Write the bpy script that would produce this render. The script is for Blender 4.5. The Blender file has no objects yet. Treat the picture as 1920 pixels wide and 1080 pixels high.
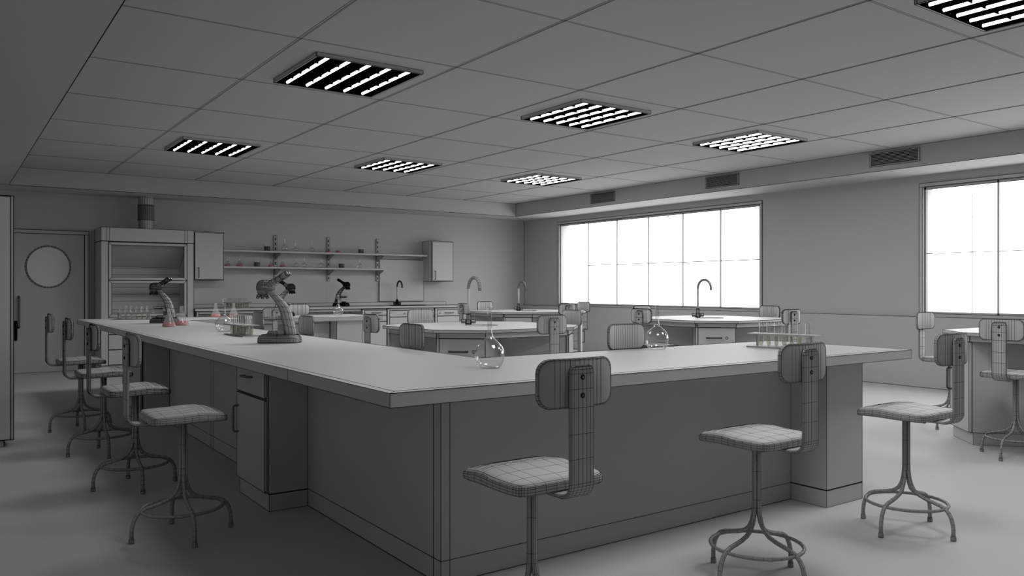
import bpy, bmesh, math, random
from mathutils import Vector, Matrix
random.seed(4)
PI = math.pi
SC = bpy.context.scene
COL = SC.collection

# ------------------------------------------------------------------ camera
cam_d = bpy.data.cameras.new('camera')
cam = bpy.data.objects.new('camera', cam_d)
COL.objects.link(cam)
cam.location = (0, 0, 1.27)
cam.rotation_euler = (PI / 2, 0, -0.6155)
cam_d.sensor_width = 36.0
cam_d.lens = 1505.8 / 1920 * 36
cam_d.clip_start = 0.02
SC.camera = cam

# ------------------------------------------------------------------ world / exposure
w = bpy.data.worlds.new('world')
SC.world = w
w.use_nodes = True
bg = w.node_tree.nodes['Background']
bg.inputs['Color'].default_value = (1, 1, 1, 1)
bg.inputs['Strength'].default_value = 1.0
_nt = w.node_tree                                # overcast daylight: bright overhead, dimmer ground below the horizon
_tc = _nt.nodes.new('ShaderNodeTexCoord')
_sx = _nt.nodes.new('ShaderNodeSeparateXYZ')
_cr = _nt.nodes.new('ShaderNodeValToRGB')
_mr = _nt.nodes.new('ShaderNodeMapRange')
_mr.inputs['From Min'].default_value = -1
_mr.inputs['From Max'].default_value = 1
_ml = _nt.nodes.new('ShaderNodeMath'); _ml.operation = 'MULTIPLY'
_ml.inputs[1].default_value = 4.3
_nt.links.new(_tc.outputs['Generated'], _sx.inputs[0])
_nt.links.new(_sx.outputs['Z'], _mr.inputs['Value'])
_nt.links.new(_mr.outputs['Result'], _cr.inputs['Fac'])
_nt.links.new(_cr.outputs['Color'], _ml.inputs[0])
_nt.links.new(_ml.outputs[0], bg.inputs['Strength'])
_e = _cr.color_ramp.elements
_e[0].position = 0.0; _e[0].color = (.30, .30, .30, 1)
_e[1].position = 1.0; _e[1].color = (.5, .5, .5, 1)
for _p, _c in ((.30, .34), (.46, .26), (.50, .34), (.56, .62), (.70, .62)):
    _q = _e.new(_p); _q.color = (_c, _c, _c, 1)
SC.view_settings.view_transform = 'Standard'
SC.view_settings.look = 'None'
SC.view_settings.exposure = 1.1
SC.view_settings.gamma = 1.0
SC.view_settings.use_curve_mapping = False
TUBE = 2.5
LAMP_W = 10.8

WX, WY, ZC, ZS = 10.22, 14.0, 2.961, 2.709      # right wall, back wall, ceiling, soffit underside
LX, NY = -1.0, -7.4                              # left wall, wall behind the camera
SX, SY, SLX = 9.409, 13.17, 0.738                # soffit faces
WINS = [(7.863, 12.793), (0.42, 5.35)]
WZ0, WZ1 = 0.944, 2.56

for (a, b) in WINS:                              # daylight sampling at the window openings
    ld = bpy.data.lights.new('window_portal', 'AREA')
    ld.shape = 'RECTANGLE'
    ld.size = b - a
    ld.size_y = WZ1 - WZ0
    ld.cycles.is_portal = True
    lo = bpy.data.objects.new('window_portal', ld)
    lo.location = (WX + 0.27, (a + b) / 2, (WZ0 + WZ1) / 2)
    lo.rotation_euler = (PI / 2, 0, PI / 2)
    COL.objects.link(lo)

# ------------------------------------------------------------------ materials
def mat(name, col, rough=0.6, metal=0.0, spec=0.3, bump=0.0):
    m = bpy.data.materials.new(name)
    m.use_nodes = True
    nt = m.node_tree
    p = nt.nodes['Principled BSDF']
    if isinstance(col, (int, float)):
        col = (col, col, col)
    p.inputs['Base Color'].default_value = (*col, 1)
    p.inputs['Roughness'].default_value = rough
    p.inputs['Metallic'].default_value = metal
    p.inputs['Specular IOR Level'].default_value = spec
    tc = nt.nodes.new('ShaderNodeTexCoord')
    nz = nt.nodes.new('ShaderNodeTexNoise')
    nz.inputs['Scale'].default_value = 35
    mp = nt.nodes.new('ShaderNodeMapRange')
    mp.inputs['To Min'].default_value = max(0, rough - 0.03)
    mp.inputs['To Max'].default_value = min(1, rough + 0.03)
    nt.links.new(tc.outputs['Object'], nz.inputs['Vector'])
    nt.links.new(nz.outputs['Fac'], mp.inputs['Value'])
    nt.links.new(mp.outputs['Result'], p.inputs['Roughness'])
    return m

def emis(name, s):
    m = bpy.data.materials.new(name)
    m.use_nodes = True
    nt = m.node_tree
    nt.nodes.clear()
    e = nt.nodes.new('ShaderNodeEmission')
    e.inputs['Strength'].default_value = s
    o = nt.nodes.new('ShaderNodeOutputMaterial')
    nt.links.new(e.outputs[0], o.inputs[0])
    return m

def thin_glass(name, tint=(1, 1, 1), ior=1.45, boost=1.0, body=0.0, bodycol=(0.8, 0.8, 0.8)):
    m = bpy.data.materials.new(name)
    m.use_nodes = True
    nt = m.node_tree
    nt.nodes.clear()
    o = nt.nodes.new('ShaderNodeOutputMaterial')
    t = nt.nodes.new('ShaderNodeBsdfTransparent')
    t.inputs['Color'].default_value = (*tint, 1)
    g = nt.nodes.new('ShaderNodeBsdfGlossy')
    g.inputs['Roughness'].default_value = 0.03
    f = nt.nodes.new('ShaderNodeFresnel')
    ge = nt.nodes.new('ShaderNodeNewGeometry')
    mr = nt.nodes.new('ShaderNodeMapRange')
    mr.inputs['To Min'].default_value = ior
    mr.inputs['To Max'].default_value = 1 / ior
    nt.links.new(ge.outputs['Backfacing'], mr.inputs['Value'])
    nt.links.new(mr.outputs['Result'], f.inputs['IOR'])
    mu = nt.nodes.new('ShaderNodeMath')
    mu.operation = 'MULTIPLY'
    mu.use_clamp = True
    mu.inputs[1].default_value = boost
    mx = nt.nodes.new('ShaderNodeMixShader')
    nt.links.new(f.outputs[0], mu.inputs[0])
    nt.links.new(mu.outputs[0], mx.inputs[0])
    if body > 0:
        d = nt.nodes.new('ShaderNodeBsdfDiffuse')
        d.inputs['Color'].default_value = (*bodycol, 1)
        m2 = nt.nodes.new('ShaderNodeMixShader')
        m2.inputs[0].default_value = body
        nt.links.new(t.outputs[0], m2.inputs[1])
        nt.links.new(d.outputs[0], m2.inputs[2])
        nt.links.new(m2.outputs[0], mx.inputs[1])
    else:
        nt.links.new(t.outputs[0], mx.inputs[1])
    nt.links.new(g.outputs[0], mx.inputs[2])
    nt.links.new(mx.outputs[0], o.inputs[0])
    return m

def clear_ware(name, col=(0.985, 0.985, 0.985)):
    m = bpy.data.materials.new(name)
    m.use_nodes = True
    nt = m.node_tree
    nt.nodes.clear()
    o = nt.nodes.new('ShaderNodeOutputMaterial')
    tr = nt.nodes.new('ShaderNodeBsdfTransparent')
    tr.inputs['Color'].default_value = (*col, 1)
    gl = nt.nodes.new('ShaderNodeBsdfGlossy')
    gl.inputs['Roughness'].default_value = 0.02
    lw_ = nt.nodes.new('ShaderNodeLayerWeight')
    lw_.inputs['Blend'].default_value = 0.5
    pw = nt.nodes.new('ShaderNodeMath'); pw.operation = 'POWER'; pw.inputs[1].default_value = 3.0
    mu = nt.nodes.new('ShaderNodeMath'); mu.operation = 'MULTIPLY_ADD'
    mu.inputs[1].default_value = 0.80; mu.inputs[2].default_value = 0.07
    mx = nt.nodes.new('ShaderNodeMixShader')
    nt.links.new(lw_.outputs['Facing'], pw.inputs[0]); nt.links.new(pw.outputs[0], mu.inputs[0])
    nt.links.new(mu.outputs[0], mx.inputs[0])
    nt.links.new(tr.outputs[0], mx.inputs[1]); nt.links.new(gl.outputs[0], mx.inputs[2])
    nt.links.new(mx.outputs[0], o.inputs[0])
    return m

M = dict(
    wall=mat('grey_wall_paint', 0.50, 0.8, spec=0.1),
    floor=mat('grey_floor', 0.53, 0.55, spec=0.25),
    ceil=mat('grey_ceiling_tile', 0.48, 0.85, spec=0.1),
    clay=mat('grey_laminate', 0.53, 0.6, spec=0.2),
    top=mat('grey_worktop', 0.49, 0.5, spec=0.3),
    metal=mat('grey_metal', 0.48, 0.45, spec=0.4),
    seat=mat('grey_seat', 0.50, 0.55, spec=0.3),
    line=mat('dark_line', 0.012, 0.9, spec=0.0),
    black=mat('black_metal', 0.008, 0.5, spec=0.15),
    louvre=mat('matt_black_louvre', 0.0008, 0.9, spec=0.0),
    tube=emis('lit_tube', TUBE),
    pane=thin_glass('window_glass', (0.97, 0.97, 0.97)),
    port=mat('frosted_glass', 0.75, 0.35, spec=0.4),
    glass=clear_ware('clear_glass'),
    red=thin_glass('red_liquid', (0.9, 0.45, 0.45), 1.33, 0.6, 0.75, (0.72, 0.17, 0.18)),
    haze=thin_glass('frosted_flask_glass', (0.95, 0.95, 0.95), 1.45, 1.2, 0.22, (0.8, 0.8, 0.8)),
    yellow=thin_glass('pale_yellow_liquid', (0.95, 0.94, 0.84), 1.33, 0.8, 0.16, (0.62, 0.60, 0.46)),
    green=mat('dark_green_liquid', (0.012, 0.03, 0.024), 0.2),
    clear=thin_glass('clear_thin_glass', (0.98, 0.98, 0.98), 1.45, 1.6, 0.08, (0.8, 0.8, 0.8)),
    water=thin_glass('water', (0.93, 0.94, 0.94), 1.33, 0.8),
    sash=thin_glass('sash_glass', (0.96, 0.96, 0.96), 1.4, 0.8),
)

# ------------------------------------------------------------------ mesh builder
class MB:
    def __init__(s):
        s.v = []; s.f = []; s.m = []; s.sm = []; s.e = []; s.slots = []
    def slot(s, m):
        if m not in s.slots: s.slots.append(m)
        return s.slots.index(m)
    def add(s, vs, fs, m='clay', smooth=False, wires='all', T=None):
        o = len(s.v)
        k = s.slot(m)
        if T is not None: vs = [T @ Vector(v) for v in vs]
        s.v += [tuple(v) for v in vs]
        es = set()
        for f in fs:
            s.f.append([i + o for i in f]); s.m.append(k); s.sm.append(smooth)
            if wires == 'all':
                for i in range(len(f)):
                    a, b = f[i], f[(i + 1) % len(f)]
                    es.add((min(a, b), max(a, b)))
        if wires not in ('all', None):
            es = set((min(a, b), max(a, b)) for a, b in wires)
        s.e += [(a + o, b + o) for a, b in sorted(es)]
        return s
    def box(s, x0, x1, y0, y1, z0, z1, m='clay', wires='all', T=None):
        vs = [(x, y, z) for z in (z0, z1) for y in (y0, y1) for x in (x0, x1)]
        fs = [(0, 2, 3, 1), (4, 5, 7, 6), (0, 1, 5, 4), (2, 6, 7, 3), (0, 4, 6, 2), (1, 3, 7, 5)]
        return s.add(vs, fs, m, False, wires, T)
    def line(s, a, b):
        o = len(s.v)
        s.v += [tuple(a), tuple(b)]
        s.e.append((o, o + 1))
        return s
    def prism(s, pts, z0, z1, m='clay', wires='all', T=None):
        n = len(pts)
        vs = [(x, y, z0) for x, y in pts] + [(x, y, z1) for x, y in pts]
        fs = [tuple(range(n - 1, -1, -1)), tuple(range(n, 2 * n))] + [(i, (i + 1) % n, n + (i + 1) % n, n + i) for i in range(n)]
        return s.add(vs, fs, m, False, wires, T)
    def lathe(s, prof, n=24, m='clay', cap0=False, cap1=False, wires='all', T=None, smooth=True):
        vs = []
        for r, z in prof:
            vs += [(r * math.cos(2 * PI * i / n), r * math.sin(2 * PI * i / n), z) for i in range(n)]
        fs = []
        for k in range(len(prof) - 1):
            for i in range(n):
                j = (i + 1) % n
                fs.append((k * n + i, k * n + j, (k + 1) * n + j, (k + 1) * n + i))
        if cap0: fs.append(tuple(range(n - 1, -1, -1)))
        if cap1: fs.append(tuple(range((len(prof) - 1) * n, len(prof) * n)))
        return s.add(vs, fs, m, smooth, wires, T)
    def tube(s, path, r, n=8, m='metal', caps=True, wires='all', T=None, closed=False):
        P = [Vector(p) for p in path]
        N = len(P)
        rs = r if isinstance(r, (list, tuple)) else [r] * N
        tans = []
        for i in range(N):
            a = P[(i - 1) % N] if (closed or i > 0) else P[i]
            b = P[(i + 1) % N] if (closed or i < N - 1) else P[i]
            tans.append((b - a).normalized())
        up = Vector((0, 0, 1)) if abs(tans[0].z) < 0.9 else Vector((1, 0, 0))
        nrm = (up - tans[0] * up.dot(tans[0])).normalized()
        vs = []
        for i in range(N):
            nrm = (nrm - tans[i] * nrm.dot(tans[i])).normalized()
            bn = tans[i].cross(nrm)
            for k in range(n):
                a = 2 * PI * k / n
                vs.append(P[i] + (nrm * math.cos(a) + bn * math.sin(a)) * rs[i])
        fs = []
        for i in range(N if closed else N - 1):
            j = (i + 1) % N
            for k in range(n):
                l = (k + 1) % n
                fs.append((i * n + k, i * n + l, j * n + l, j * n + k))
        if caps and not closed:
            fs.append(tuple(range(n - 1, -1, -1)))
            fs.append(tuple(range((N - 1) * n, N * n)))
        return s.add(vs, fs, m, True, wires, T)
    def sweep(s, path, section, m='clay', caps=True, wires='all', T=None):
        """path: list of (origin, tangent-free frame u, v, scale_u) ; section list of (a, b) in u, v"""
        n = len(section)
        vs = []
        for (o, u, v, su) in path:
            o, u, v = Vector(o), Vector(u), Vector(v)
            vs += [o + u * a * su + v * b for a, b in section]
        fs = []
        for i in range(len(path) - 1):
            for k in range(n):
                l = (k + 1) % n
                fs.append((i * n + k, i * n + l, (i + 1) * n + l, (i + 1) * n + k))
        if caps:
            fs.append(tuple(range(n - 1, -1, -1)))
            fs.append(tuple(range((len(path) - 1) * n, len(path) * n)))
        return s.add(vs, fs, m, True, wires, T)
    def build(s, name, parent=None, wire=0.003, loc=None, rz=None, **props):
        V = list(s.v); F = list(s.f); MI = list(s.m); SM = list(s.sm)
        if wire and s.e:
            k = s.slot('line')
            h = wire / 2
            for a, b in s.e:
                p, q = Vector(s.v[a]), Vector(s.v[b])
                d = q - p
                if d.length < 1e-6: continue
                d.normalize()
                up = Vector((0, 0, 1)) if abs(d.z) < 0.8 else Vector((1, 0, 0))
                u = d.cross(up).normalized() * h
                v = d.cross(u).normalized() * h
                p = p - d * h * 0.4; q = q + d * h * 0.4
                o = len(V)
                V += [tuple(p + u), tuple(p + v), tuple(p - u), tuple(p - v), tuple(q + u), tuple(q + v), tuple(q - u), tuple(q - v)]
                for i in range(4):
                    j = (i + 1) % 4
                    F.append([o + i, o + j, o + 4 + j, o + 4 + i]); MI.append(k); SM.append(False)
        me = bpy.data.meshes.new(name)
        me.from_pydata(V, [], F)
        for sl in s.slots: me.materials.append(M[sl])
        me.polygons.foreach_set('material_index', MI)
        me.polygons.foreach_set('use_smooth', SM)
        me.update()
        # consistent outward normals on the solid part
        bm = bmesh.new(); bm.from_mesh(me)
        bmesh.ops.recalc_face_normals(bm, faces=bm.faces)
        bm.to_mesh(me); bm.free()
        o = bpy.data.objects.new(name, me)
        COL.objects.link(o)
        if parent: o.parent = parent
        if loc: o.location = loc
        if rz is not None: o.rotation_euler = (0, 0, rz)
        for kk, vv in props.items(): o[kk] = vv
        return o

def thing(name, label, cat, loc=(0, 0, 0), rz=0, group=None):
    o = bpy.data.objects.new(name, None)
    o.empty_display_size = 0.05
    COL.objects.link(o)
    o.location = loc; o.rotation_euler = (0, 0, rz)
    o['label'] = label; o['category'] = cat
    if group: o['group'] = group
    return o

def kids(o): return [c for c in ALLC.get(o.name, [])]
def copy_tree(o, loc=None, rz=None, label=None, group=None, parent=None, src=None):
    c = o.copy(); COL.objects.link(c)
    c.parent = parent
    if loc is not None: c.location = loc
    if rz is not None: c.rotation_euler = (0, 0, rz)
    if label: c['label'] = label
    if group: c['group'] = group
    for ch in list(o.children): copy_tree(ch, parent=c)
    return c

def structure(mb, name, wire=0.006, **k): return mb.build(name, wire=wire, kind='structure', **k)

def rrect(hx, hy, r, n=5):
    pts = []
    for cx, cy, a0 in ((hx - r, hy - r, 0), (-hx + r, hy - r, 90), (-hx + r, -hy + r, 180), (hx - r, -hy + r, 270)):
        for i in range(n + 1):
            a = math.radians(a0 + 90 * i / n)
            pts.append((cx + r * math.cos(a), cy + r * math.sin(a)))
    return pts

# ================================================================== ROOM
# floor
b = MB(); b.box(LX - .3, WX + .3, NY - .3, WY + .3, -0.1, 0, 'floor', wires=None)
structure(b, 'floor', 0)
# right wall with window openings
b = MB()
ys = [NY - .3]
for a, c in sorted(WINS): ys += [a, c]
ys.append(WY + .3)
X2 = WX + .25
b.box(WX, X2, ys[0], ys[-1], 0, WZ0, 'wall', wires=None)
b.box(WX, X2, ys[0], ys[-1], WZ1, ZC + .2, 'wall', wires=None)
for i in range(0, len(ys), 2):
    b.box(WX, X2, ys[i], ys[i + 1], WZ0, WZ1, 'wall', wires=None)
b.line((WX, WY, 0.9), (WX, WY, ZS))
structure(b, 'wall_right', 0.012)
# back wall
b = MB(); b.box(LX - .3, WX, WY, WY + .3, 0, ZC + .2, 'wall', wires=None)
b.line((LX, WY, 0.004), (WX, WY, 0.004))
structure(b, 'wall_back', 0.009)
b = MB(); b.box(LX - .3, LX, NY, WY, 0, ZC + .2, 'wall', wires=None); structure(b, 'wall_left', 0)
b = MB(); b.box(LX - .3, WX, NY - .3, NY, 0, ZC + .2, 'wall', wires=None); structure(b, 'wall_front', 0)
# low wainscot under the windows
b = MB(); b.box(WX - .04, WX, NY, WY, 0, .905, 'wall', wires=None)
b.line((WX - .04, NY, .905), (WX - .04, WY, .905)); b.line((WX - .04, NY, .004), (WX - .04, WY, .004))
structure(b, 'trim_1', 0.006)
# ceiling with tile grid
TX, TY = 1.2344, 1.3122
x_1, y_0 = .732 + TX, 5.2675
b = MB(); b.box(LX - .3, WX, NY - .3, WY + .3, ZC, ZC + .15, 'ceil', wires=None)
xs = [x_1 + TX * i for i in range(0, 7) if x_1 + TX * i < SX]
yl = [y_0 + TY * j for j in range(-9, 7) if NY < y_0 + TY * j < SY + .05]
zz = ZC
for i, x in enumerate(xs):
    for dx in (-.011, 0.004, .013):
        b.line((x + dx, NY, zz), (x + dx, yl[-1], zz))
structure(b, 'ceiling', 0.0034)
b = MB()
for y in yl:
    for dy in (-.007, .007): b.line((SLX, y + dy, ZC), (SX, y + dy, ZC))
b.box(SLX, SX, yl[0] - .002, yl[0] + .002, ZC - .001, ZC, 'ceil', wires=None)
structure(b, 'trim_2', 0.0028)
# soffits
b = MB(); b.box(SX, WX, NY, WY, ZS, ZC, 'wall', wires=None)
b.line((SX, NY, ZS), (SX, SY, ZS)); b.line((SX, SY, ZS), (SX, SY, ZC)); b.line((SX, SY, ZS), (WX, WY, ZS))
structure(b, 'trim_3', 0.006)
b = MB(); b.box(LX, SX, SY, WY, ZS, ZC, 'wall', wires=None)
b.line((LX, SY, ZS), (SX, SY, ZS))
structure(b, 'trim_4', 0.007)
b = MB(); b.box(LX, SLX, NY, SY, ZS, ZC, 'wall', wires=None)
b.line((SLX, NY, ZS), (SLX, SY, ZS))
structure(b, 'trim_5', 0.006)

# windows
MULL = {0: [8.663, 9.473, 10.297, 11.112, 11.933], 1: [4.469, 3.65, 2.84, 2.03, 1.22], 2: [-6.2, -5.38, -4.56, -3.74, -2.92]}
for wi, (a, c) in enumerate(WINS):
    b = MB()
    d = 0.045
    lw = .007 if wi == 0 else .005
    for (y0, y1, z0, z1) in ((a - d, c + d, WZ0 - d, WZ0), (a - d, c + d, WZ1, WZ1 + d), (a - d, a, WZ0, WZ1), (c, c + d, WZ0, WZ1)):
        b.box(WX - .012, WX, y0, y1, z0, z1, 'wall')
    fr = structure(b, 'window_%d' % (wi + 1), lw)
    b = MB()
    for (y0, y1, z0, z1) in ((a, c, WZ0, WZ0 + .02), (a, c, WZ1 - .03, WZ1), (a, a + .02, WZ0, WZ1), (c - .02, c, WZ0, WZ1)):
        b.box(WX + .035, WX + .07, y0, y1, z0, z1, 'wall')
    b.build('window_frame', parent=fr, wire=.005)
    for y in MULL[wi]:
        b = MB(); b.box(WX + .035, WX + .06, y - .010, y + .010, WZ0, WZ1, 'wall', wires=None)
        b.build('mullion', parent=fr, wire=0)
    if wi == 1:
        b = MB(); b.box(WX + .046, WX + .054, 4.772, 4.779, WZ0, 2.42, 'wall', wires=None)
        b.build('glazing_bar', parent=fr, wire=0)
    b = MB(); b.box(WX + .046, WX + .054, a, c - (.86 if wi == 0 else 0), 1.7105 - (.006 if wi == 0 else .004), 1.7105 + (.006 if wi == 0 else .004), 'line', wires=None)
    b.build('glazing_bar', parent=fr, wire=0)
    b = MB(); b.add([(WX + .056, a, WZ0), (WX + .056, c, WZ0), (WX + .056, c, WZ1), (WX + .056, a, WZ1)], [(0, 1, 2, 3)], 'pane', wires=None)
    b.build('glass_pane', parent=fr, wire=0)

# air vents on the soffit
V0 = None
for i, (y0, y1, lab) in enumerate(((10.243, 10.865, 'slatted air grille on the soffit above the left end of the long window'),
                                   (7.602, 8.221, 'slatted air grille on the soffit above the right end of the long window'),
                                   (4.961, 5.587, 'nearest slatted air grille on the soffit, the largest one in view'))):
    lw = (.010, .008, .0055)[i]
    t = thing('air_grille', lab, 'air vent', (SX, (y0 + y1) / 2, 2.77), 0, 'air grilles along the soffit')
    h = (y1 - y0) / 2
    H = .162
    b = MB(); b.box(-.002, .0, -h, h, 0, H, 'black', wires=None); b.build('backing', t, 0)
    b = MB()
    for q in ((-h, h, 0, .012), (-h, h, H - .012, H), (-h, -h + .018, .012, H - .012), (h - .018, h, .012, H - .012)):
        b.box(-.016, -.002, q[0], q[1], q[2], q[3], 'metal')
    b.build('frame', t, lw * .6)
    for k in range(8):
        b = MB()
        z = .014 + k * .0175
        b.add([(-.014, -h + .02, z), (-.014, h - .02, z), (-.005, h - .02, z + .007), (-.005, -h + .02, z + .007),
               (-.013, -h + .02, z - .002), (-.013, h - .02, z - .002)], [(0, 1, 2, 3), (0, 1, 5, 4)], 'metal', wires=None)
        b.build('slat', t, 0)

# ceiling lights
def ceiling_light(lw):
    t = thing('ceiling_light', '', 'ceiling light')
    hx, hy = .432, .462
    b = MB()
    for q in ((-hx, hx, -hy, -hy + .014), (-hx, hx, hy - .014, hy), (-hx, -hx + .014, -hy + .014, hy - .014), (hx - .014, hx, -hy + .014, hy - .014)):
        b.box(q[0], q[1], q[2], q[3], -.03, 0, 'metal')
    b.build('frame', t, lw)
    b = MB(); b.box(-hx + .0145, hx - .0145, -hy + .0145, hy - .0145, -.004, -.001, 'louvre', wires=None)
    for q in ((-hx + .0145, hx - .0145, -hy + .0145, -hy + .018), (-hx + .0145, hx - .0145, hy - .018, hy - .0145), (-hx + .0145, -hx + .018, -hy + .018, hy - .018), (hx - .018, hx - .0145, -hy + .018, hy - .018)):
        b.box(*q, -.0305, -.004, 'louvre', wires=None)
    b.build('reflector', t, 0)
    for k in range(5):
        x = -.33 + k * .165
        b = MB(); b.tube([(x, -hy + .035, -.019), (x, hy - .035, -.019)], .0105, 10, 'tube', wires=None)
        b.build('lamp_tube', t, 0)
    for k in range(4):
        y = -hy + .03 + (2 * hy - .06) * (k + 1) / 5
        b = MB(); b.box(-hx + .018, hx - .018, y - .0035, y + .0035, -.0265, -.004, 'louvre', wires=None)
        b.build('louvre_blade', t, 0)
    ld = bpy.data.lights.new('lamp_light', 'AREA')          # the fixture's own downward light
    ld.shape = 'RECTANGLE'; ld.size = 2 * hx - .04; ld.size_y = 2 * hy - .04
    ld.energy = LAMP_W; ld.spread = math.radians(172)
    lo = bpy.data.objects.new('lamp_light', ld); COL.objects.link(lo)
    lo.parent = t; lo.location = (0, 0, -.031)
    return t
LC = [(1, 0, 'largest whole louvred ceiling light with five lit tubes, upper left'),
      (1, 3, 'small square louvred ceiling light farthest left, above the fume cupboard side'),
      (3, 0, 'square louvred ceiling light in the middle of the ceiling above the nearer island table'),
      (3, 3, 'small louvred ceiling light at the back, second from left in the far row'),
      (5, 0, 'square louvred ceiling light nearest the windows in the middle row'),
      (5, 3, 'smallest louvred ceiling light, far row, nearest the back right corner'),
      (3, -3, 'louvred ceiling light cut off by the top right corner of the picture'),
      (1, -3, 'louvred ceiling light above the front stools, just outside the top of the picture'),
      (5, -3, 'louvred ceiling light beyond the right edge, above the cut-off island table')]
lp = ceiling_light(.004)
first = True
for i, j, lab in LC:
    cx = .732 + TX * (i + .52)
    cy = y_0 + TY * (j + .525)
    o = lp if first else copy_tree(lp)
    first = False
    o.location = (cx, cy, ZC)
    o['label'] = lab; o['group'] = 'louvred ceiling lights'

# door in back wall
b = MB()
for q in ((.74, .80, 0, 2.09), (1.775, 1.835, 0, 2.09), (.74, 1.835, 2.09, 2.145)):
    b.box(q[0], q[1], WY - .03, WY, q[2], q[3], 'clay')
dr = structure(b, 'door_1', .008)
b = MB(); b.box(.80, 1.775, WY - .02, WY, .0, 2.09, 'clay'); dl = b.build('door_leaf', dr, .008)
b = MB(); 
T = Matrix.Translation((1.288, WY - .026, 1.59)) @ Matrix.Rotation(PI / 2, 4, 'X')
n = 40
vs = [(.30 * math.cos(2 * PI * i / n), .32 * math.sin(2 * PI * i / n), 0) for i in range(n)] + [(.285 * math.cos(2 * PI * i / n), .304 * math.sin(2 * PI * i / n), .008) for i in range(n)]
b.add(vs, [(i, (i + 1) % n, n + (i + 1) % n, n + i) for i in range(n)], 'metal', wires='all', T=T)
b.build('porthole_ring', dl, .007)
b = MB(); b.add([(.285 * math.cos(2 * PI * i / n), .304 * math.sin(2 * PI * i / n), .003) for i in range(n)], [tuple(range(n))], 'port', wires=None, T=T)
b.build('porthole_pane', dl, 0)
b = MB(); b.tube([(.905, WY - .02, 1.14), (.905, WY - .07, 1.12), (.905, WY - .07, .70), (.905, WY - .02, .68)], .014, 8, 'metal'); b.build('pull_handle', dl, .006)
b = MB(); b.tube([(.865, WY - .02, .77), (.865, WY - .06, .73), (.865, WY - .07, .62), (.865, WY - .06, .53), (.865, WY - .02, .50)], .018, 8, 'black'); b.build('lever_handle', dl, .008)

# ================================================================== U-SHAPED BENCH
ZT, ZU = .89, .837
BX0, BX1, BY0, BY1 = 1.311, 4.86, 2.615, 10.95
IX, IY0, IY1 = 2.375, 3.667, 9.93
pts = [(BX0, BY0), (BX1, BY0), (BX1, IY0), (IX, IY0), (IX, IY1), (BX1, IY1), (BX1, BY1), (BX0, BY1)]
b = MB()
b.prism(pts, ZU, ZT, 'top')
e = .022
b.line((BX0 + .04, BY0 + .045, ZT), (BX1, BY0 + .05, ZT)); b.line((BX0 + .04, BY0 + .045, ZT), (BX0 + .04, BY1, ZT)); b.line((BX0, BY0, ZT), (BX0 + .04, BY0 + .045, ZT))
b.line((IX - e * .6, IY0 - e * .6, ZT), (BX1, IY0 - e * .6, ZT)); b.line((IX - e * .6, IY0 - e * .6, ZT), (IX - e * .6, IY1, ZT))
b.line((BX0, 3.669, ZU), (BX0, 3.669, ZT))
BENCH = thing('lab_bench', 'large U-shaped grey bench filling the foreground, with a light worktop', 'lab bench')
b.build('worktop', BENCH, .0024)

PX, PY = 1.733, 2.977
def base_panel(name, lab, boxes, lines, lw=.003):
    b = MB()
    for q in boxes: b.box(*q, 'clay', wires=None)
    for a, c in lines: b.line(a, c)
    return b.build(name, BENCH, lw)
# near arm carcass
L = [((PX, PY, z), (4.16, PY, z)) for z in (0.002, .1)] + [((x, PY, 0), (x, PY, ZU)) for x in (PX, 1.778, 4.16)]
base_panel('base_panel', 'plain dark grey base panel under the near arm of the foreground bench, behind the front stools', [(PX, 4.16, PY, 3.2, 0, ZU)], L, .003)
L = [((PX, PY, z), (PX, 10.25, z)) for z in (0.002, .1)] + [((PX, y, 0), (PX, y, ZU)) for y in (3.04, 6.6, 6.52, 5.07)]
base_panel('base_panel', 'long dark grey base panel under the left arm of the foreground bench, behind the row of stools', [(PX, 1.90, 3.2, 10.25, 0, ZU)], L, .004)
L = [((1.90, 10.25, z), (4.24, 10.25, z)) for z in (0.1, .80)] + [((x, 10.25, 0), (x, 10.25, ZU)) for x in (3.68, 4.24)]
base_panel('base_panel', 'grey base panel under the far arm of the foreground bench, beyond the seats inside the U', [(PX, 4.24, 10.25, 10.5, 0, ZU)], L, .007)
b = MB(); b.box(4.16, 4.525, 2.737, 3.4, 0, .098, 'clay'); b.box(4.16, 4.525, 2.737, 3.4, .102, ZU - .001, 'clay')
b.build('end_cabinet', wire=.0032, label='plain grey end cabinet carrying the right end of the near worktop arm', category='cabinet')
b = MB(); b.box(4.25, 4.62, 10.03, 10.6, 0, .098, 'clay'); b.box(4.25, 4.62, 10.03, 10.6, .102, ZU - .001, 'clay')
b.build('end_cabinet', wire=.006, label='plain grey end cabinet carrying the right end of the far worktop arm', category='cabinet')

def bow_handle(p, q, out, r=.005, n=6):
    """bow handle from p to q standing off by vector out"""
    p, q, out = Vector(p), Vector(q), Vector(out)
    d = (q - p)
    k = min(.3, out.length / d.length)
    path = [p, p + out * .7, p + out * .95 + d * k * .25, p + out + d * k * .7, q + out - d * k * .7, q + out * .95 - d * k * .25, q + out * .7, q]
    b = MB(); b.tube(path, r, n, 'metal'); return b

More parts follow.
